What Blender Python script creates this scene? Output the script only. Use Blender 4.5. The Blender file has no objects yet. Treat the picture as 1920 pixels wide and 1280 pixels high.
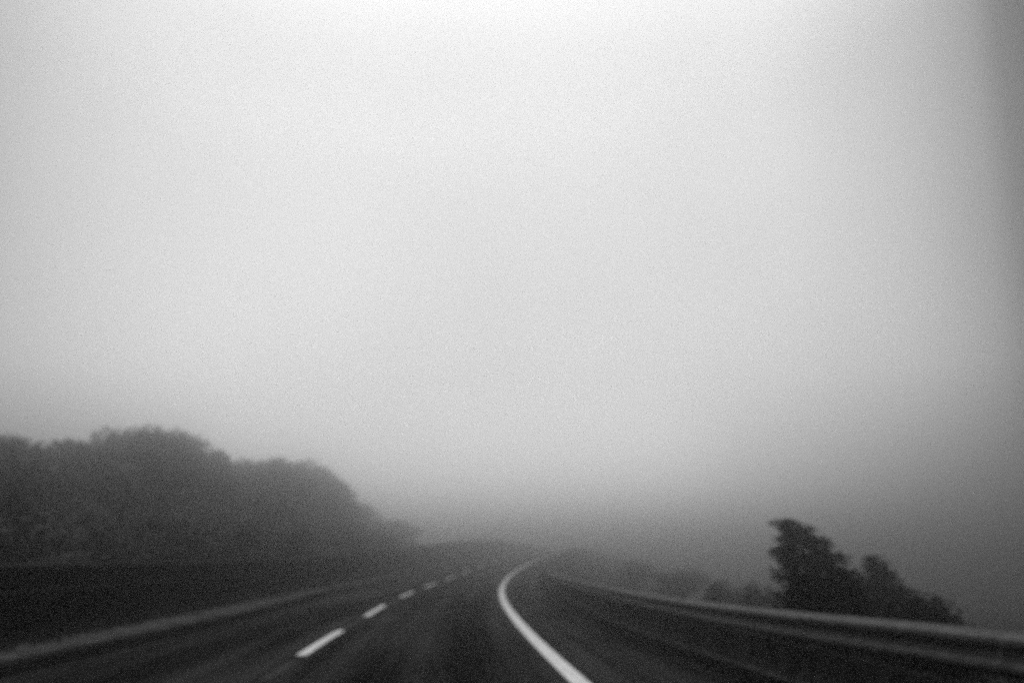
import bpy, math, random
import numpy as np
from mathutils import Vector

S = bpy.context.scene
COL = S.collection
R = math.radians

# ------------------------------------------------------------------ camera
CAM_H = 1.45
PITCH = 12.24
cam = bpy.data.cameras.new("camera")
cam.lens = 35.0
cam.sensor_width = 36.0
cam.clip_start = 0.05
cam.clip_end = 5000
cam.dof.use_dof = True
cam.dof.focus_distance = 2.0
cam.dof.aperture_fstop = 2.5
cam_o = bpy.data.objects.new("camera", cam)
cam_o.location = (0, 0, CAM_H)
cam_o.rotation_euler = (R(90 + PITCH), 0, 0)
COL.objects.link(cam_o)
S.camera = cam_o

# ------------------------------------------------------------------ colour management, sampling
S.view_settings.view_transform = 'Standard'
S.view_settings.look = 'None'
S.view_settings.exposure = 0.0
S.view_settings.gamma = 1.0
S.cycles.use_denoising = False      # unfiltered: leaves a fine even grain, as on the film
S.cycles.use_adaptive_sampling = True
S.cycles.adaptive_threshold = 0.022
S.cycles.adaptive_min_samples = 12
S.cycles.volume_bounces = 3
S.cycles.max_bounces = 6
S.cycles.diffuse_bounces = 2
S.cycles.glossy_bounces = 2

# ------------------------------------------------------------------ sky: overcast, brightest ahead toward the sun, lens vignetting shaped into its sides
SUN_EL, SUN_AZ = 58.0, -6.0        # azimuth from +Y, positive to the right
w = bpy.data.worlds.new("World")
S.world = w
w.use_nodes = True
nt = w.node_tree
nt.nodes.clear()
N = nt.nodes.new
L = nt.links.new
out = N('ShaderNodeOutputWorld')
bg = N('ShaderNodeBackground')
sky = N('ShaderNodeTexSky')
sky.sky_type = 'NISHITA'
sky.sun_disc = False
sky.sun_elevation = R(SUN_EL)
sky.sun_rotation = R(SUN_AZ)
bw = N('ShaderNodeRGBToBW')
L(sky.outputs[0], bw.inputs[0])
tc = N('ShaderNodeTexCoord')
sep = N('ShaderNodeSeparateXYZ')
L(tc.outputs['Generated'], sep.inputs[0])


def M(op, a, b=None, c=None):
    m = N('ShaderNodeMath')
    m.operation = op
    for i, v in enumerate((a, b, c)):
        if v is None:
            continue
        if isinstance(v, (int, float)):
            m.inputs[i].default_value = v
        else:
            L(v, m.inputs[i])
    return m.outputs[0]


def curve(val, pts):
    fc = N('ShaderNodeFloatCurve')
    c = fc.mapping.curves[0]
    while len(c.points) > 2:
        c.points.remove(c.points[0])
    c.points[0].location = pts[0]
    c.points[1].location = pts[-1]
    for p in pts[1:-1]:
        c.points.new(*p)
    fc.mapping.update()
    L(val, fc.inputs['Value'])
    return fc.outputs[0]


az = M('DIVIDE', M('ARCTAN2', sep.outputs[0], sep.outputs[1]), math.pi)     # -1..1
azn = M('MULTIPLY_ADD', az, 0.5, 0.5)
el = M('DIVIDE', M('ARCSINE', sep.outputs[2]), math.pi / 2)
el = M('MAXIMUM', el, 0.0)


def A(deg):
    return 0.5 + deg / 360.0


AZ_PTS = [(0, .85), (A(-90), .65), (A(-40), .46), (A(-30), .60), (A(-25), .75), (A(-18), .86), (A(-8), .92), (A(3), .92), (A(12), .88),
          (A(19), .76), (A(22), .68), (A(26.5), .47), (A(34), .16), (A(60), .22), (A(110), .6), (1, .85)]
EL_PTS = [(0, 1.0), (.04, .88), (.09, .81), (.14, .82), (.2, .82), (.26, .82), (.30, .80), (.345, .89), (.45, 1.0), (1, 1.0)]
AZ_LOW = [(0, .40), (A(-90), .10), (A(-45), .02), (A(-30), .08), (A(-19), .50), (A(-8), .95), (A(3), 1.0), (A(12), .66),
          (A(19), .32), (A(26), .08), (A(34), .02), (A(60), .04), (A(110), .25), (1, .40)]
Flow = M('MULTIPLY', curve(azn, AZ_LOW), 1.2)
Fhigh = curve(azn, AZ_PTS)
kk = M('MINIMUM', M('MULTIPLY', el, 9.0), 1.0)
Faz = M('ADD', M('MULTIPLY', Fhigh, kk), M('MULTIPLY', Flow, M('SUBTRACT', 1.0, kk)))
Fel = curve(el, EL_PTS)
mist = N('ShaderNodeTexNoise')
mist.inputs['Scale'].default_value = 2.6
mist.inputs['Detail'].default_value = 3.0
mist.inputs['Roughness'].default_value = 0.45
L(tc.outputs['Generated'], mist.inputs['Vector'])
mfac = M('MULTIPLY_ADD', mist.outputs[0], 0.36, 0.82)
base = M('MULTIPLY_ADD', bw.outputs[0], 0.12, 8.7)       # cloud layer with a little of the clear sky's own gradient
val = M('MULTIPLY', M('MULTIPLY', M('MULTIPLY', base, Faz), M('MULTIPLY_ADD', M('MAXIMUM', M('SUBTRACT', el, .42), 0.0), 1.1, Fel)), mfac)
L(val, bg.inputs['Color'])
bg.inputs['Strength'].default_value = 0.12
L(bg.outputs[0], out.inputs['Surface'])

sun = bpy.data.lights.new("sun", 'SUN')
sun.energy = 0.5
sun.angle = R(70)
sun.color = (1, 1, 1)
sun_o = bpy.data.objects.new("sun", sun)
d = Vector((math.sin(R(SUN_AZ)) * math.cos(R(SUN_EL)), math.cos(R(SUN_AZ)) * math.cos(R(SUN_EL)), math.sin(R(SUN_EL))))
sun_o.rotation_euler = d.to_track_quat('Z', 'Y').to_euler()
sun_o.location = (0, 0, 60)
COL.objects.link(sun_o)

HAZE_DENSITY = 0.0142
HAZE_ANISO = 0.965


# ------------------------------------------------------------------ helpers
def tag(o, label=None, cat=None, group=None, kind=None):
    if label:
        o['label'] = label
    if cat:
        o['category'] = cat
    if group:
        o['group'] = group
    if kind:
        o['kind'] = kind
    return o


def mesh_obj(name, verts, faces, mat, parent=None, uv=None, smooth=False):
    me = bpy.data.meshes.new(name)
    if isinstance(verts, np.ndarray):
        verts = verts.tolist()
    me.from_pydata(verts, [], faces if isinstance(faces, list) else faces.tolist())
    if uv is not None:
        layer = me.uv_layers.new(name='uv')
        idx = np.zeros(len(me.loops), dtype=np.int32)
        me.loops.foreach_get('vertex_index', idx)
        layer.data.foreach_set('uv', np.asarray(uv, dtype=np.float32)[idx].ravel())
    me.materials.append(mat)
    if smooth:
        me.polygons.foreach_set('use_smooth', [True] * len(me.polygons))
    me.update()
    o = bpy.data.objects.new(name, me)
    COL.objects.link(o)
    if parent:
        o.parent = parent
    return o


def empty(name, loc=(0, 0, 0), rz=0.0):
    o = bpy.data.objects.new(name, None)
    o.location = loc
    o.rotation_euler = (0, 0, rz)
    COL.objects.link(o)
    return o


def mat_new(name):
    m = bpy.data.materials.new(name)
    m.use_nodes = True
    t = m.node_tree
    b = t.nodes['Principled BSDF']
    return m, t, b


def noise_mat(name, lo, hi, scale=4.0, rough=0.85, bump=0.3, bscale=60.0, metallic=0.0, coord='Object', spec=0.0, detail=6.0, stretch=(1, 1, 1)):
    m, t, b = mat_new(name)
    tcn = t.nodes.new('ShaderNodeTexCoord')
    mp = t.nodes.new('ShaderNodeMapping')
    mp.inputs['Scale'].default_value = stretch
    t.links.new(tcn.outputs[coord], mp.inputs[0])
    n = t.nodes.new('ShaderNodeTexNoise')
    n.inputs['Scale'].default_value = scale
    n.inputs['Detail'].default_value = detail
    t.links.new(mp.outputs[0], n.inputs['Vector'])
    r = t.nodes.new('ShaderNodeMapRange')
    r.inputs['From Min'].default_value = .3
    r.inputs['From Max'].default_value = .7
    r.inputs['To Min'].default_value = lo
    r.inputs['To Max'].default_value = hi
    t.links.new(n.outputs[0], r.inputs['Value'])
    t.links.new(r.outputs[0], b.inputs['Base Color'])
    b.inputs['Roughness'].default_value = rough
    b.inputs['Metallic'].default_value = metallic
    b.inputs['Specular IOR Level'].default_value = spec
    if bump:
        n2 = t.nodes.new('ShaderNodeTexNoise')
        n2.inputs['Scale'].default_value = bscale
        n2.inputs['Detail'].default_value = 4
        t.links.new(tcn.outputs[coord], n2.inputs['Vector'])
        bp = t.nodes.new('ShaderNodeBump')
        bp.inputs['Strength'].default_value = bump
        bp.inputs['Distance'].default_value = 0.02
        t.links.new(n2.outputs[0], bp.inputs['Height'])
        t.links.new(bp.outputs[0], b.inputs['Normal'])
    return m


def asphalt_mat(name, base, streak, track, rough=0.6, lane0=0.3, lanew=3.6):
    """base albedo, long streaks that follow the carriageway (u metres across, v metres along), wheel tracks, fine chippings"""
    m, t, b = mat_new(name)
    T = t.nodes.new
    K = t.links.new
    tcn = T('ShaderNodeTexCoord')
    mp = T('ShaderNodeMapping')
    mp.inputs['Scale'].default_value = (1.7, 0.035, 1)
    K(tcn.outputs['UV'], mp.inputs[0])
    n = T('ShaderNodeTexNoise')
    n.inputs['Scale'].default_value = 1.0
    n.inputs['Detail'].default_value = 5
    K(mp.outputs[0], n.inputs['Vector'])
    mp2 = T('ShaderNodeMapping')
    mp2.inputs['Scale'].default_value = (0.5, 0.12, 1)
    K(tcn.outputs['UV'], mp2.inputs[0])
    n2 = T('ShaderNodeTexNoise')
    n2.inputs['Scale'].default_value = 1.0
    n2.inputs['Detail'].default_value = 4
    K(mp2.outputs[0], n2.inputs['Vector'])
    sp = T('ShaderNodeSeparateXYZ')
    K(tcn.outputs['UV'], sp.inputs[0])

    def mm(op, a, bb, c=None):
        q = T('ShaderNodeMath')
        q.operation = op
        for i, v in enumerate((a, bb, c)):
            if v is None:
                continue
            if isinstance(v, (int, float)):
                q.inputs[i].default_value = v
            else:
                K(v, q.inputs[i])
        return q.outputs[0]
    # two wheel tracks per lane: period lanew/2
    ph = mm('MULTIPLY', mm('SUBTRACT', sp.outputs[0], lane0), 2 * math.pi / (lanew / 2))
    tr = mm('COSINE', ph, 0)
    a = mm('MULTIPLY_ADD', mm('SUBTRACT', n.outputs[0], .5), streak * 2.2, base)
    a = mm('MULTIPLY_ADD', mm('SUBTRACT', n2.outputs[0], .5), streak * 1.2, a)
    a = mm('MULTIPLY_ADD', tr, track, a)
    chips = T('ShaderNodeTexNoise')
    chips.inputs['Scale'].default_value = 55
    chips.inputs['Detail'].default_value = 3
    K(tcn.outputs['Object'], chips.inputs['Vector'])
    a = mm('MULTIPLY', a, mm('MULTIPLY_ADD', chips.outputs[0], .8, .6))
    a = mm('MAXIMUM', a, 0.008)
    K(a, b.inputs['Base Color'])
    rr = mm('MULTIPLY_ADD', n.outputs[0], .3, rough - .15)
    K(rr, b.inputs['Roughness'])
    b.inputs['Specular IOR Level'].default_value = 0.0
    bp = T('ShaderNodeBump')
    bp.inputs['Strength'].default_value = .5
    bp.inputs['Distance'].default_value = 0.008
    K(chips.outputs[0], bp.inputs['Height'])
    K(bp.outputs[0], b.inputs['Normal'])
    return m


# materials, all greys: the photograph is black and white
M_asphalt = asphalt_mat('worn_asphalt', 0.019, 0.046, 0.003)
M_paint = noise_mat('road_paint', 0.56, 0.88, scale=5, rough=.6, bump=.3)
M_faded = noise_mat('faded_paint', 0.02, 0.09, scale=9, rough=.8, bump=.3)
M_thin = noise_mat('dirty_line', 0.03, 0.11, scale=3, rough=.8, bump=.2)
M_ground = noise_mat('dark_verge', 0.010, 0.03, scale=.6, rough=.95, bump=.8, bscale=12, spec=0.0)
M_gravel = noise_mat('gravel_concrete', 0.035, 0.09, scale=2.2, rough=.9, bump=.5, bscale=40, spec=0.0)
M_shade = noise_mat('painted_shade', 0.003, 0.007, scale=3, rough=.75, bump=.3, spec=0.0)  # near-black colour standing for the right barrier's shade on the road
M_kerbface = noise_mat('shaded_kerb', 0.012, 0.03, scale=5, rough=.9, bump=.4, spec=0.0)  # dark base colour carries the shade of the kerb's road side
M_concrete = noise_mat('weathered_concrete', 0.008, 0.024, scale=3, rough=.9, bump=.4, bscale=30, spec=0.0, stretch=(1, 1, .4))
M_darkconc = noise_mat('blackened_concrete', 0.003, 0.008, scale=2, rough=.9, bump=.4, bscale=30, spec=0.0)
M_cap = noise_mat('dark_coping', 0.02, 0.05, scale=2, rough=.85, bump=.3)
M_darkcap = noise_mat('dull_ledge', 0.02, 0.05, scale=2, rough=.85, bump=.3)
M_foot = noise_mat('dirty_footing', 0.03, 0.07, scale=2, rough=.85, bump=.3)
M_steel = noise_mat('galvanised_steel', 0.035, 0.075, scale=6, rough=.65, bump=.15, bscale=20, metallic=.4, spec=.2)
M_post = noise_mat('dull_steel', 0.06, 0.1, scale=6, rough=.6, bump=.1, metallic=.6)
M_bark = noise_mat('bark', 0.03, 0.07, scale=8, rough=.95, bump=.8, bscale=25, stretch=(1, 1, .25))
M_grass = noise_mat('dry_grass', 0.012, 0.035, scale=2, rough=.9, bump=0, spec=0.0)


def leaf_mat(name, lo, hi):
    m, t, b = mat_new(name)
    g = t.nodes.new('ShaderNodeNewGeometry')
    r = t.nodes.new('ShaderNodeMapRange')
    r.inputs['To Min'].default_value = lo
    r.inputs['To Max'].default_value = hi
    t.links.new(g.outputs['Random Per Island'], r.inputs['Value'])
    tcn = t.nodes.new('ShaderNodeTexCoord')
    nz = t.nodes.new('ShaderNodeTexNoise')
    nz.inputs['Scale'].default_value = .9
    nz.inputs['Detail'].default_value = 2
    t.links.new(tcn.outputs['Object'], nz.inputs['Vector'])
    mr = t.nodes.new('ShaderNodeMapRange')
    mr.inputs['From Min'].default_value = .32
    mr.inputs['From Max'].default_value = .68
    mr.inputs['To Min'].default_value = .45
    mr.inputs['To Max'].default_value = 1.5
    t.links.new(nz.outputs[0], mr.inputs['Value'])
    mu = t.nodes.new('ShaderNodeMath')
    mu.operation = 'MULTIPLY'
    t.links.new(r.outputs[0], mu.inputs[0])
    t.links.new(mr.outputs[0], mu.inputs[1])
    t.links.new(mu.outputs[0], b.inputs['Base Color'])
    b.inputs['Roughness'].default_value = .7
    b.inputs['Specular IOR Level'].default_value = .05
    return m


M_leaf = leaf_mat('foliage', 0.06, 0.12)
M_scrub = leaf_mat('scrub_leaves', 0.04, 0.09)
M_needle = leaf_mat('needles', 0.012, 0.03)

# ------------------------------------------------------------------ alignment: a long right-hand curve of 549 m radius that climbs away
RC = 549.0
CX, CY = -0.48 + RC, 50.0


def pt(dd, s, z=0.0):
    """dd metres to the left of the right edge line, s metres along it"""
    th = (s - CY) / RC
    r = RC + dd
    return (CX - r * math.cos(th), CY + r * math.sin(th), z)


def ds_of(x, y):
    r = math.hypot(x - CX, y - CY)
    th = math.atan2(y - CY, CX - x)
    return r - RC, CY + th * RC


def sm(a, b, x):
    t = min(1, max(0, (x - a) / (b - a)))
    return t * t * (3 - 2 * t)


def climb(s, s0, k, s1):
    """parabolic sag then an easing crest so that the far road does not climb for ever"""
    if s <= s0:
        return 0.0
    if s <= s1:
        return k * (s - s0) ** 2
    z1 = k * (s1 - s0) ** 2
    g1 = 2 * k * (s1 - s0)
    D = 70.0
    q = min(s - s1, D)
    return z1 + g1 * q - g1 * q * q / (2 * D)


def z_main(s):
    if s <= 40:
        return 0.0
    if s <= 112:
        return .00026 * (s - 40) ** 2
    q = s - 112
    z, g = 1.3478, .03744
    if q <= 60:
        return z + g * q - .0006 * q * q
    return z + g * 60 - .0006 * 3600 - .03456 * (min(q, 200) - 60)


def bank(s):
    """the verge on the outside of the bend rises a little"""
    return .5 * sm(32, 88, s)


def zg(dd, s):
    """ground height"""
    if dd >= 0:
        z = z_main(s) + bank(s) * sm(7.0, 8.8, dd)
        if dd > 10:
            z += .5 * sm(10, 16, dd)
        return z
    z = z_main(s)
    if dd < -3.0:
        z -= 1.5 * sm(3.0, 9.0, -dd) + 2.5 * sm(9.0, 40.0, -dd)
        z -= (max(0, z_main(s)) + 4.0 * sm(60, 200, s)) * sm(3, 14, -dd)
    return z


# ------------------------------------------------------------------ ground sheet
s_list = list(np.arange(-60, 230, 4.0)) + list(np.arange(230, 620, 20.0))
s_list = [-420, -300, -200, -120] + s_list
d_list = [-460, -300, -180, -110, -70, -50, -40, -30, -24, -18, -14, -11, -9, -7.5, -6, -5, -4, -3.4, -3.0, -2.6, 0, 4, 8.0, 8.5, 9, 9.5, 10, 11,
          17, 23, 25, 26, 28, 30, 32, 34, 38, 46, 60, 90, 140, 220, 330, 460]
vs = []
rng = random.Random(3)
for s in s_list:
    for dd in d_list:
        z = zg(dd, s) - 0.03
        if dd > 35 or dd < -8:
            z += rng.uniform(-.12, .12)
        vs.append(pt(dd, s, z))
nd = len(d_list)
fs = [(i * nd + j, i * nd + j + 1, (i + 1) * nd + j + 1, (i + 1) * nd + j) for i in range(len(s_list) - 1) for j in range(nd - 1)]
tag(mesh_obj('ground', vs, fs, M_ground, smooth=True), kind='structure')


def ribbon(name, left, right, mat, n_s=None, lift=0.0, kind='structure', s_rng=None, fn=zg, nx=1, parent=None):
    """flat strip between two offset functions of s"""
    ss = s_rng
    vs, uv, fs = [], [], []
    for s in ss:
        a, b = left(s), right(s)
        for j in range(nx + 1):
            dd = a + (b - a) * j / nx
            vs.append(pt(dd, s, fn(dd, s) + lift))
            uv.append((dd, s))
    m = nx + 1
    for i in range(len(ss) - 1):
        for j in range(nx):
            fs.append((i * m + j, i * m + j + 1, (i + 1) * m + j + 1, (i + 1) * m + j))
    o = mesh_obj(name, vs, fs, mat, uv=uv, parent=parent)
    if kind:
        tag(o, kind=kind)
    return o


def interp(pts):
    """pts in world x,y(,z) -> function of s giving offset dd (and z)"""
    a = sorted([(ds_of(p[0], p[1])[1], ds_of(p[0], p[1])[0]) + tuple(p[2:]) for p in pts])
    S_ = np.array([p[0] for p in a])

    def f(s, k=1):
        V = np.array([p[k] for p in a])
        # smoothed linear interpolation
        return float(np.mean([np.interp(s + o, S_, V) for o in (-2, -1, 0, 1, 2)]))
    return f


SR = list(np.arange(-50, 120, 2.0)) + list(np.arange(120, 420, 6.0))
kerb_l = interp([(-6.0, -50), (-6.1, 0), (-6.17, 12.6), (-6.19, 18.6), (-6.24, 25), (-6.75, 34), (-7.25, 43)] + [pt(6.75, s)[:2] for s in (60, 420)])
foot_r = interp([(4.7, -50), (4.35, 0), (3.95, 5), (3.62, 9), (3.30, 12.8), (3.08, 15), (2.76, 17.8), (2.45, 21.8), (2.2, 28.5)] + [pt(-2.35, s)[:2] for s in (44, 420)])
rail_r = interp([(5.4, -50, .86), (4.75, 0, .86), (4.25, 5, .86), (3.95, 8.1, .85), (3.68, 10.1, .81), (3.46, 12.4, .77), (3.24, 14.6, .735), (3.0, 18, .70), (2.72, 22, .68), (2.42, 28, .68)]
                + [pt(-2.5, s)[:2] + (.68,) for s in (44, 420)])
flat = lambda dd, s: z_main(s)

ribbon('road', lambda s: foot_r(s) - .1, lambda s: kerb_l(s) + .02, M_asphalt, s_rng=SR, fn=flat, nx=6)
# solid line on the right, faded thin line beside the kerb
ribbon('edge_line', lambda s: -.115, lambda s: .115, M_paint, s_rng=SR[::1], fn=flat, lift=.008, nx=1)
ribbon('kerb_side_line', lambda s: kerb_l(s) - .07, lambda s: kerb_l(s) - .0, M_thin, s_rng=SR, fn=flat, lift=.006)
# strip carrying the right barrier's shade and reflection in its dark colour
ribbon('shade_strip', lambda s: foot_r(s) - .01, lambda s: foot_r(s) + .55, M_shade, s_rng=SR, fn=flat, lift=.004)

# lane dashes: 5.2 m long every 12.1 m, an older worn stub before each
dash_d = interp([(-2.75, 0), (-2.99, 13), (-3.22, 16), (-3.48, 21), (-3.68, 26), (-4.06, 34), (-4.2, 40), (-4.3, 47)] + [pt(3.72, s)[:2] for s in (60, 420)])


def marking(name, s0, s1, wd, mat, lift, off=0.0):
    n = max(2, int((s1 - s0) / 1.0))
    ss = [s0 + (s1 - s0) * i / n for i in range(n + 1)]
    f = lambda sgn: (lambda s: dash_d(s) + off + sgn * wd / 2)
    return ribbon(name, f(-1), f(1), mat, s_rng=ss, fn=flat, lift=lift)


starts = [-9.0, 3.4, 15.95, 26.2, 38.6, 50.2, 62.5, 74.8, 87, 99.2, 111.4, 123.6, 135.8, 148]
for i, s0 in enumerate(starts):
    marking('lane_line', s0, s0 + (5.3 if i < 3 else 6.2), .17, M_paint, .008)
for s0 in (0.9, 12.9, 22.9, 35.3):
    marking('worn_line', s0, s0 + 2.1, .12, M_faded, .006, off=-.02)

# ------------------------------------------------------------------ kerb and paved strip of the median
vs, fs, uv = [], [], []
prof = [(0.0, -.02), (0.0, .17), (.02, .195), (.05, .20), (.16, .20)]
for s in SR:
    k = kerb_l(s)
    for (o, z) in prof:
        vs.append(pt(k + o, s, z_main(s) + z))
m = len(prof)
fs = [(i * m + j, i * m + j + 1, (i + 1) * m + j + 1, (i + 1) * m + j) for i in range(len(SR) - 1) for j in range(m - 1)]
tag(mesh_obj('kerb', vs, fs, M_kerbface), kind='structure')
ribbon('paved_strip', lambda s: kerb_l(s) + .16, lambda s: kerb_l(s) + 1.15, M_gravel, s_rng=SR, fn=lambda dd, s: z_main(s) + .195, nx=2)
zmed = lambda dd, s: zg(dd, s) + .19 * (1 - sm(8.4, 8.9, dd))
ribbon('verge', lambda s: kerb_l(s) + 1.15, lambda s: 8.95, M_ground, s_rng=SR, nx=5, fn=zmed)


# ------------------------------------------------------------------ swept profiles
def sweep(name, prof_fn, ss, mat, parent=None, closed=True, smooth=False):
    vs = []
    m = None
    for s in ss:
        p = prof_fn(s)
        m = len(p)
        vs += [pt(dd, s, z) for dd, z in p]
    fs = []
    J = m if closed else m - 1
    for i in range(len(ss) - 1):
        for j in range(J):
            fs.append((i * m + j, i * m + (j + 1) % m, (i + 1) * m + (j + 1) % m, (i + 1) * m + j))
    if closed:
        fs.append(tuple(range(m)))
        fs.append(tuple(range((len(ss) - 1) * m, len(ss) * m))[::-1])
    return mesh_obj(name, vs, fs, mat, parent=parent, smooth=smooth)


def box(verts, faces, c, sx, sy, sz, rz=0.0):
    b = len(verts)
    for dx, dy, dz in ((-1, -1, 0), (1, -1, 0), (1, 1, 0), (-1, 1, 0), (-1, -1, 1), (1, -1, 1), (1, 1, 1), (-1, 1, 1)):
        x, y = dx * sx / 2, dy * sy / 2
        verts.append((c[0] + x * math.cos(rz) - y * math.sin(rz), c[1] + x * math.sin(rz) + y * math.cos(rz), c[2] + dz * sz))
    for q in ((0, 3, 2, 1), (4, 5, 6, 7), (0, 1, 5, 4), (1, 2, 6, 5), (2, 3, 7, 6), (3, 0, 4, 7)):
        faces.append(tuple(b + i for i in q))


# right-hand barrier: low concrete parapet with a steel W-beam on posts above it
barrier = empty('roadside_barrier', pt(foot_r(10), 10, 0))
tag(barrier, 'steel double wave guardrail on a low concrete parapet beside the solid white line', 'guardrail')
bloc = Vector(barrier.location)


def local(o, root=None):
    """shift a mesh built in world coordinates so that its parent empty may sit at the thing's base"""
    o.parent = root or barrier
    o.location = -Vector((root or barrier).location)
    return o


SB = list(np.arange(-40, 120, 1.0)) + list(np.arange(120, 330, 5.0))


def parapet_prof(s):
    f = foot_r(s)
    b = min(f - .30, rail_r(s) - .16)
    z = z_main(s)
    top = .40
    return [(f, z - .1), (f, z + .05), (f - .10, z + .17), (f - .14, z + top), (b, z + top), (b, z - .3)]


def parapet_foot(s):
    f = foot_r(s)
    z = z_main(s)
    return [(f + .035, z - .05), (f + .035, z + .03), (f + .0, z + .045), (f - .03, z + .045), (f - .03, z - .05)]


local(sweep('parapet', parapet_prof, SB, M_concrete))
o = local(sweep('parapet_foot', parapet_foot, SB, M_foot))
o.name = 'footing'


def beam_prof(s):
    c = rail_r(s)
    zt = z_main(s) + rail_r(s, 2) + .05
    sc = 1.0 + .14 * (1 - sm(8, 20, s))
    P = [(0, 0), (.012, -.012), (.078, -.052), (.083, -.075), (.078, -.098), (.008, -.145), (0, -.160), (.008, -.175), (.078, -.222),
         (.083, -.245), (.078, -.268), (.012, -.308), (0, -.320)]
    front = [(c + a * 1.15, zt + b * sc) for a, b in P]
    back = [(c + a * 1.15 - .006, zt + b * sc) for a, b in P[::-1]]
    return front + back


local(sweep('beam', beam_prof, SB, M_steel))
for k in range(22):
    s = -6.15 + 4.0 * k

    def jp(s_, c0=s):
        P_ = beam_prof(s_)
        n_ = len(P_) // 2
        fr = [(a + .004, b + (.002 if i_ == 0 else -.002 if i_ == n_ - 1 else 0)) for i_, (a, b) in enumerate(P_[:n_])]
        return fr + [(a - .003, b) for a, b in P_[n_:]]
    local(sweep('lap_joint', jp, [s, s + .16, s + .32], M_steel))
s = -20.0
first = None
while s < 96:
    th = (s - CY) / RC
    dd = rail_r(s) - .07
    p = pt(dd, s, z_main(s) + .30)
    if first is None:
        v, f = [], []
        box(v, f, (0, 0, 0), .10, .012, .50)
        box(v, f, (-.05, 0, 0), .012, .075, .50)
        box(v, f, (.05, 0, 0), .012, .075, .50)
        box(v, f, (-.075, 0, .26), .05, .09, .16)
        first = mesh_obj('post', v, f, M_post)
        q = first
    else:
        q = first.copy()
        COL.objects.link(q)
    q.parent = barrier
    q.location = Vector(p) - bloc
    q.scale = (1, 1, (rail_r(s, 2) + .02 - .30) / .50)
    q.rotation_euler = (0, 0, -th)
    s += 4.0

# dark wall along the outside of the bend
wall = empty('roadside_wall', pt(9.1, 40, 0))
tag(wall, 'long blackened concrete wall between the kerb verge and the wood', 'wall')
ss2 = list(np.arange(-30, 320, 3.0))
wb = lambda s: z_main(s) + bank(s)
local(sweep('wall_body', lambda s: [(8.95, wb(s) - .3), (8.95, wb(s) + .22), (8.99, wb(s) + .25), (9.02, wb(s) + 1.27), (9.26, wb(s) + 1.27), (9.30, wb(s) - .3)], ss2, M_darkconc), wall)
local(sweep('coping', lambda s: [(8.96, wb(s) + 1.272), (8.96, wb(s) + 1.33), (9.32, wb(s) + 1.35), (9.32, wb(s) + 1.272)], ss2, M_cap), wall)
local(sweep('ledge', lambda s: [(8.93, wb(s) + .85), (8.93, wb(s) + .875), (9.02, wb(s) + .885), (9.02, wb(s) + .85)], ss2, M_darkcap), wall)


# ------------------------------------------------------------------ vegetation
def quads(C, size, rs, flat_k=0.0, axis=None, elong=1.0):
    """leaf quads at centres C (n,3)"""
    n = len(C)
    a = rs.normal(size=(n, 3))
    if axis is not None:
        a = a * (1 - flat_k) + axis * flat_k
    a /= np.linalg.norm(a, axis=1)[:, None]
    b = rs.normal(size=(n, 3))
    b -= (a * b).sum(1)[:, None] * a
    b /= np.linalg.norm(b, axis=1)[:, None]
    sz = size * rs.uniform(.6, 1.3, n)[:, None]
    A_ = a * sz * elong
    B_ = b * sz * .55
    V = np.stack([C - A_, C + B_ * .9 - A_ * .1, C + A_, C - B_ * .9 + A_ * .1], 1).reshape(-1, 3)
    F = np.arange(4 * n).reshape(n, 4)
    return V, F


def limb(verts, faces, p0, p1, r0, r1, seg=7):
    p0, p1 = Vector(p0), Vector(p1)
    ax = (p1 - p0).normalized()
    u = ax.orthogonal().normalized()
    v = ax.cross(u)
    b = len(verts)
    for p, r in ((p0, r0), (p1, r1)):
        for i in range(seg):
            t = 2 * math.pi * i / seg
            verts.append(tuple(p + u * math.cos(t) * r + v * math.sin(t) * r))
    for i in range(seg):
        faces.append((b + i, b + (i + 1) % seg, b + seg + (i + 1) % seg, b + seg + i))


def broadleaf(seed, H=9.0, W=7.5, low=.06, leaves=12000, leaf=.20):
    """tree mesh pair (trunk, crown) around the origin"""
    rs = np.random.RandomState(seed)
    tv, tf = [], []
    p = Vector((0, 0, -.3))
    r = .035 * H
    pts = [p]
    for i in range(5):
        q = p + Vector((rs.uniform(-.25, .25), rs.uniform(-.25, .25), H * .15))
        limb(tv, tf, p, q, r, r * .78)
        p, r = q, r * .78
        pts.append(p)
    nc = 60
    cl = []
    for i in range(nc):
        t = rs.uniform(low, 1.0)
        prof_ = math.sin(math.pi * min(1, (t * .84 + .14))) ** .55
        ang = rs.uniform(0, 2 * math.pi)
        rad = W / 2 * prof_ * rs.uniform(.25, .92)
        cl.append((rad * math.cos(ang), rad * math.sin(ang), t * H * .94, rs.uniform(.95, 1.5) * W / 8))
    for c in cl[::2]:
        st = pts[min(len(pts) - 1, max(1, int(c[2] / H * 5.2)))]
        mid = (st + Vector(c[:3])) / 2 + Vector((0, 0, .15))
        limb(tv, tf, st, mid, .07, .045, 5)
        limb(tv, tf, mid, c[:3], .045, .012, 5)
    Cs = []
    per = leaves // nc
    for (x, y, z, rr) in cl:
        g = rs.normal(size=(per, 3))
        g /= np.linalg.norm(g, axis=1)[:, None]
        g *= (rs.uniform(.15, 1, per) ** .5)[:, None] * rr * np.array([1, 1, .8])
        Cs.append(g + np.array([x, y, z]))
    V, F = quads(np.concatenate(Cs), leaf, rs)
    return (tv, tf), (V, F)


def copy_thing(src, loc, rz, scl, label, group):
    c = src.copy()
    COL.objects.link(c)
    c.location, c.rotation_euler, c.scale = loc, (0, 0, rz), scl
    tag(c, label, group=group)
    for ch in src.children:
        k = ch.copy()
        COL.objects.link(k)
        k.parent = c
    return c


protos = {}


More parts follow.
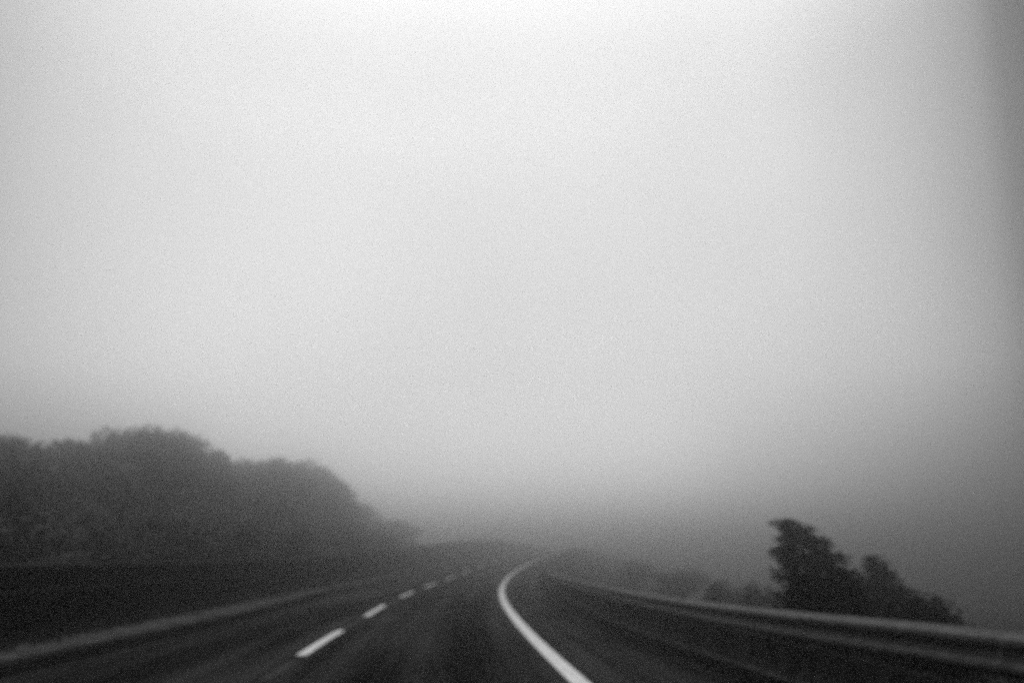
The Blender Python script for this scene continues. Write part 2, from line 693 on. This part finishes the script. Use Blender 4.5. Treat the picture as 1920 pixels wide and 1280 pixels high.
def plant(name, variant, builder, loc, rz, scl, label, cat, group, leafmat=M_leaf):
    if variant not in protos:
        (tv, tf), (V, F) = builder()
        r = empty(name)
        mesh_obj('trunk', tv, tf, M_bark, parent=r, smooth=True)
        mesh_obj('crown', V, F, leafmat, parent=r)
        protos[variant] = r
        r.location, r.rotation_euler, r.scale = loc, (0, 0, rz), scl
        tag(r, label, cat, group)
        return r
    return copy_thing(protos[variant], loc, rz, scl, label, group)


def at(px, Y, z):
    return ((px - 960) / 1867.0 * Y, Y, z)


G1 = 'trees of the wood behind the wall'


def beside(k, dd):
    """the spot on the line dd metres left of the edge line that lies in the direction x = k * y"""
    lo, hi = 5.0, 260.0
    for _ in range(50):
        m_ = (lo + hi) / 2
        x, y, _z = pt(dd, m_)
        if x < k * y:
            lo = m_
        else:
            hi = m_
    return pt(dd, lo)[0], pt(dd, lo)[1], lo


# bearing (x/y), offset, slope of the sight line to the top, crown width, variant, label
TREES = [
    (-.560, 22.5, .118, 10.2, 0, 'darkest broad tree, cut off by the left border of the photo'),
    (-.490, 23.0, .114, 8.7, 1, 'dark tree with a level top, second tree in from the left border of the photo'),
    (-.437, 23.5, .113, 8.1, 2, 'dark tree filling the shallow dip before the highest treetop'),
    (-.400, 23.0, .121, 8.1, 3, 'tree making the left shoulder of the highest, flat treetop'),
    (-.362, 23.0, .124, 8.4, 0, 'tree in the middle of the highest, flat treetop'),
    (-.330, 23.5, .121, 7.8, 1, 'tree making the steep right shoulder of the highest, flat treetop'),
    (-.297, 23.0, .103, 6.9, 2, 'tree on the step just right of the highest, flat treetop'),
    (-.268, 23.5, .093, 7.4, 3, 'greyer tree in the shallow dip between the highest treetop and the misty hump'),
    (-.236, 22.5, .0945, 8.4, 0, 'misty tree making the left half of the last rounded hump of the wood'),
    (-.203, 22.0, .0915, 8.7, 1, 'misty tree making the right half of the last rounded hump of the wood'),
    (-.178, 21.5, .078, 7.4, 2, 'pale misty tree where the last hump drops steeply'),
    (-.148, 23.5, .052, 7.9, 3, 'faint low tree right of the gap at the end of the wood'),
    (-.120, 23.5, .036, 9.2, 0, 'fainter low tree above the pale far top of the wall'),
]
rr = random.Random(11)
for i, (k, dd, sl, W, v, lab) in enumerate(TREES):
    dd += 4.5 * (i % 2)
    x, y, ss_ = beside(k, dd)
    z = zg(dd, ss_) - .1
    H = CAM_H + sl * y - z
    plant('broadleaf_tree', 'b%d' % v, lambda v=v: broadleaf(20 + v, 9, 8), (x, y, z), rr.uniform(0, 6.28), (W / 8, W / 8, H / 8.9), lab, 'tree', G1)

# scrub under the trees, behind the wall
G2 = 'bushes at the foot of the wood'


def bush(seed, H=2.2, W=3.4, leaves=3500, leaf=.11):
    rs = np.random.RandomState(seed)
    tv, tf = [], []
    Cs = []
    nc = 22
    for i in range(nc):
        ang = rs.uniform(0, 6.283)
        t = rs.uniform(0, 1)
        rad = W / 2 * math.sqrt(rs.uniform(0, .8)) * (1 - .45 * t)
        c = Vector((rad * math.cos(ang), rad * math.sin(ang), .15 * H + t * H * .7))
        limb(tv, tf, (rad * .15 * math.cos(ang), rad * .15 * math.sin(ang), -.2), c, .035, .01, 5)
        n = leaves // nc
        g = rs.normal(size=(n, 3))
        g /= np.linalg.norm(g, axis=1)[:, None]
        g *= (rs.uniform(.1, 1, n) ** .5)[:, None] * rs.uniform(.35, .6) * W / 3
        Cs.append(g + np.array(c))
    V, F = quads(np.concatenate(Cs), leaf, rs)
    return (tv, tf), (V, F)


BUSH = [(-.530, 12.0, 1.25, 'black bush just over the wall at the left border of the photo'),
        (-.470, 12.2, 1.1, 'black bush over the wall below the level treetop'),
        (-.425, 12.0, 1.2, 'black bush over the wall below the dip before the highest treetop'),
        (-.385, 12.3, 1.1, 'dark bush over the wall below the left shoulder of the highest treetop'),
        (-.345, 12.0, 1.3, 'dark bush over the wall below the middle of the highest treetop'),
        (-.305, 12.2, 1.15, 'dark bush over the wall below the step in the treetops'),
        (-.268, 12.0, 1.3, 'dark grey bush over the wall below the dip between the two humps'),
        (-.225, 12.2, 1.3, 'grey bush over the wall below the last rounded hump'),
        (-.165, 12.0, 1.3, 'misty grey bush in the gap at the end of the wood'),
        (-.130, 12.5, 1.2, 'pale misty bush behind the pale far top of the wall')]
for i, (kx, dd, k, lab) in enumerate(BUSH):
    x, y, ss_ = beside(kx, dd)
    plant('bush', 'h%d' % (i % 3), lambda i=i: bush(50 + i), (x, y, zg(dd, ss_) - .05), rr.uniform(0, 6.28), (k * 1.1, k * 1.1, k * .95), lab, 'bush', G2, M_scrub)


# conifer behind the guardrail on the right: ragged, branches swept up to the left
def conifer(seed=5, H=3.6):
    rs = np.random.RandomState(seed)
    tv, tf = [], []
    p = Vector((0, 0, -.2))
    r = .075
    tr = [p]
    for i in range(9):
        q = p + Vector((-.012 * i * .4 + rs.uniform(-.02, .02), rs.uniform(-.02, .02), (H + .1) / 9))
        limb(tv, tf, p, q, r, r * .82, 8)
        p, r = q, r * .82
        tr.append(p)
    Cs, Ax = [], []
    nb = 135
    for b in range(nb):
        t = (b + .5) / nb
        z = .10 * H + t * H * .9
        base = tr[min(9, int(z / (H + .1) * 9) + 1)].copy()
        base.z = z
        ang = b * 2.399 + rs.uniform(-.4, .4)
        left = -math.cos(ang)
        if left > 0:
            ln = (.13 + .26 * (1 - t)) * rs.uniform(.7, 1.2)
            for tk, am in ((.93, .12), (.70, .18), (.52, .26), (.33, .22), (.2, .2)):
                ln += am * math.exp(-((t - tk) / .035) ** 2) * left
            dirv = Vector((math.cos(ang), math.sin(ang) * .7, .35))
        else:
            ln = min(1.05, 1.05 * ((1 - t) / .26) ** .75) * rs.uniform(.6, 1.1) * (.5 - .5 * left) + .06
            dirv = Vector((math.cos(ang), math.sin(ang) * .7, -.15 - .35 * abs(left)))
        dirv.normalize()
        tip = base + dirv * ln + Vector((0, 0, .06))
        limb(tv, tf, base, tip, .018, .005, 5)
        n = int(115 * ln) + 6
        tt = rs.uniform(.1, 1.18, n) ** .7
        c = np.array(base)[None, :] + np.array(tip - base)[None, :] * tt[:, None]
        c += rs.normal(size=(n, 3)) * np.array([.07, .07, .045]) * (1.1 - tt[:, None] * .3)
        Cs.append(c)
        Ax.append(np.repeat(np.array(dirv)[None, :], n, 0))
    V, F = quads(np.concatenate(Cs), .052, rs, flat_k=.6, axis=np.concatenate(Ax), elong=1.1)
    return (tv, tf), (V, F)


def ground_z(x, y):
    dd, ss_ = ds_of(x, y)
    return zg(dd, ss_)


G3 = 'evergreens behind the guardrail'
x, y = at(1497, 17.0, 0)[:2]
z = ground_z(x, y)
plant('conifer', 'c0', lambda: conifer(5, 3.6), (x, y, z), 0, (1.08, 1.08, (2.05 - z) / 3.62), 'ragged dark conifer, tallest of the evergreens behind the guardrail', 'conifer', G3, M_needle)
x, y = at(1638, 24.0, 0)[:2]
z = ground_z(x, y)
plant('conifer', 'c1', lambda: conifer(9, 3.6), (x, y, z), 0, (1.0, 1.0, (1.45 - z) / 3.62), 'shorter dark conifer standing right of the tallest one behind the guardrail', 'conifer', G3, M_needle)


def needle_bush(seed, H, W, n_l=3200):
    return bush(seed, H, W, n_l, .06)


G4 = 'low bushes behind the guardrail'
for k, (px, Y, top, W, lab) in enumerate([
        (1560, 16.6, 1.40, 1.5, 'dense dark bush between the two conifers behind the guardrail'),
        (1690, 16.4, 1.02, 1.5, 'dense dark bush covering the foot of the shorter conifer'),
        (1730, 16.0, .80, 1.5, 'low dark bush on the downward end of the clump, right of both conifers'),
        (1768, 15.6, .50, 1.2, 'lowest dark bush at the right tip of the evergreen clump, just above the guardrail'),
        (1462, 17.6, .62, 1.0, 'small dark bush at the left foot of the tallest conifer')]):
    x, y = at(px, Y, 0)[:2]
    z = ground_z(x, y)
    plant('low_bush', 'n%d' % k, lambda k=k: needle_bush(70 + k, 2.0, 2.2), (x, y, z), 0, (W / 2.2, W / 2.2, (top - z) / 2.0), lab, 'bush', G4, M_needle)

G5 = 'misty shrubs beyond the guardrail'
for k, (px, Y, topy, W, lab) in enumerate([
        (1398, 31, 1092, 1.7, 'small grey shrub in the mist just left of the conifers'),
        (1338, 36, 1088, 1.9, 'second small grey shrub in the mist, left of the one beside the conifers'),
        (1262, 75, 1068, 5.4, 'wide pale shrub in the mist above the middle of the guardrail'),
        (1178, 98, 1052, 6.0, 'wide very pale shrub in the mist, near where the guardrail starts to sink into fog')]):
    x, y = at(px, Y, 0)[:2]
    z = ground_z(x, y)
    top = CAM_H + (1045 - topy) / 1867.0 * Y
    plant('misty_shrub', 'm%d' % (k % 2), lambda k=k: bush(90 + k, 2.2, 3.0, 4500, .09), (x, y, z), k * 1.3, (W / 3, W / 3, (top - z) / 2.2), lab, 'shrub', G5)

# ------------------------------------------------------------------ grass: blades on the median and on the verge behind the barrier
rs = np.random.RandomState(4)


def blades(n, drange, srange, hh, zf):
    V = []
    F = []
    for i in range(n):
        s_ = srange[0] + (srange[1] - srange[0]) * rs.uniform() ** 1.5
        dd = rs.uniform(*drange)
        x, y, _ = pt(dd, s_)
        z = zf(dd, s_)
        a = rs.uniform(0, 6.283)
        h = hh * rs.uniform(.4, 1.2)
        wx, wy = .012 * math.cos(a), .012 * math.sin(a)
        lx, ly = rs.normal(0, .35) * h, rs.normal(0, .35) * h
        b = len(V)
        V += [(x - wx, y - wy, z - .02), (x + wx, y + wy, z - .02), (x + lx, y + ly, z + h)]
        F.append((b, b + 1, b + 2))
    return V, F


V, F = blades(12000, (7.5, 8.9), (4, 70), .16, zmed)
tag(mesh_obj('grass', V, F, M_grass), 'rough short grass between the paved strip and the dark wall', 'grass', kind='stuff')
V, F = blades(14000, (-9, -5.4), (10, 60), .36, zg)
tag(mesh_obj('verge_grass', V, F, M_grass), 'long rough grass on the verge behind the guardrail', 'grass', kind='stuff')

# ------------------------------------------------------------------ haze: one closed box of even fog round the whole scene
hm = bpy.data.materials.new('fog')
hm.use_nodes = True
ht = hm.node_tree
ht.nodes.clear()
ho = ht.nodes.new('ShaderNodeOutputMaterial')
pv = ht.nodes.new('ShaderNodeVolumePrincipled')
pv.inputs['Color'].default_value = (.79, .79, .79, 1)
pv.inputs['Density'].default_value = HAZE_DENSITY
pv.inputs['Anisotropy'].default_value = HAZE_ANISO
ht.links.new(pv.outputs[0], ho.inputs['Volume'])
v, f = [], []
box(v, f, (40, 80, -12), 1500, 1500, 24.8)
tag(mesh_obj('haze', v, f, hm), 'even grey fog over the motorway', 'fog', kind='stuff')
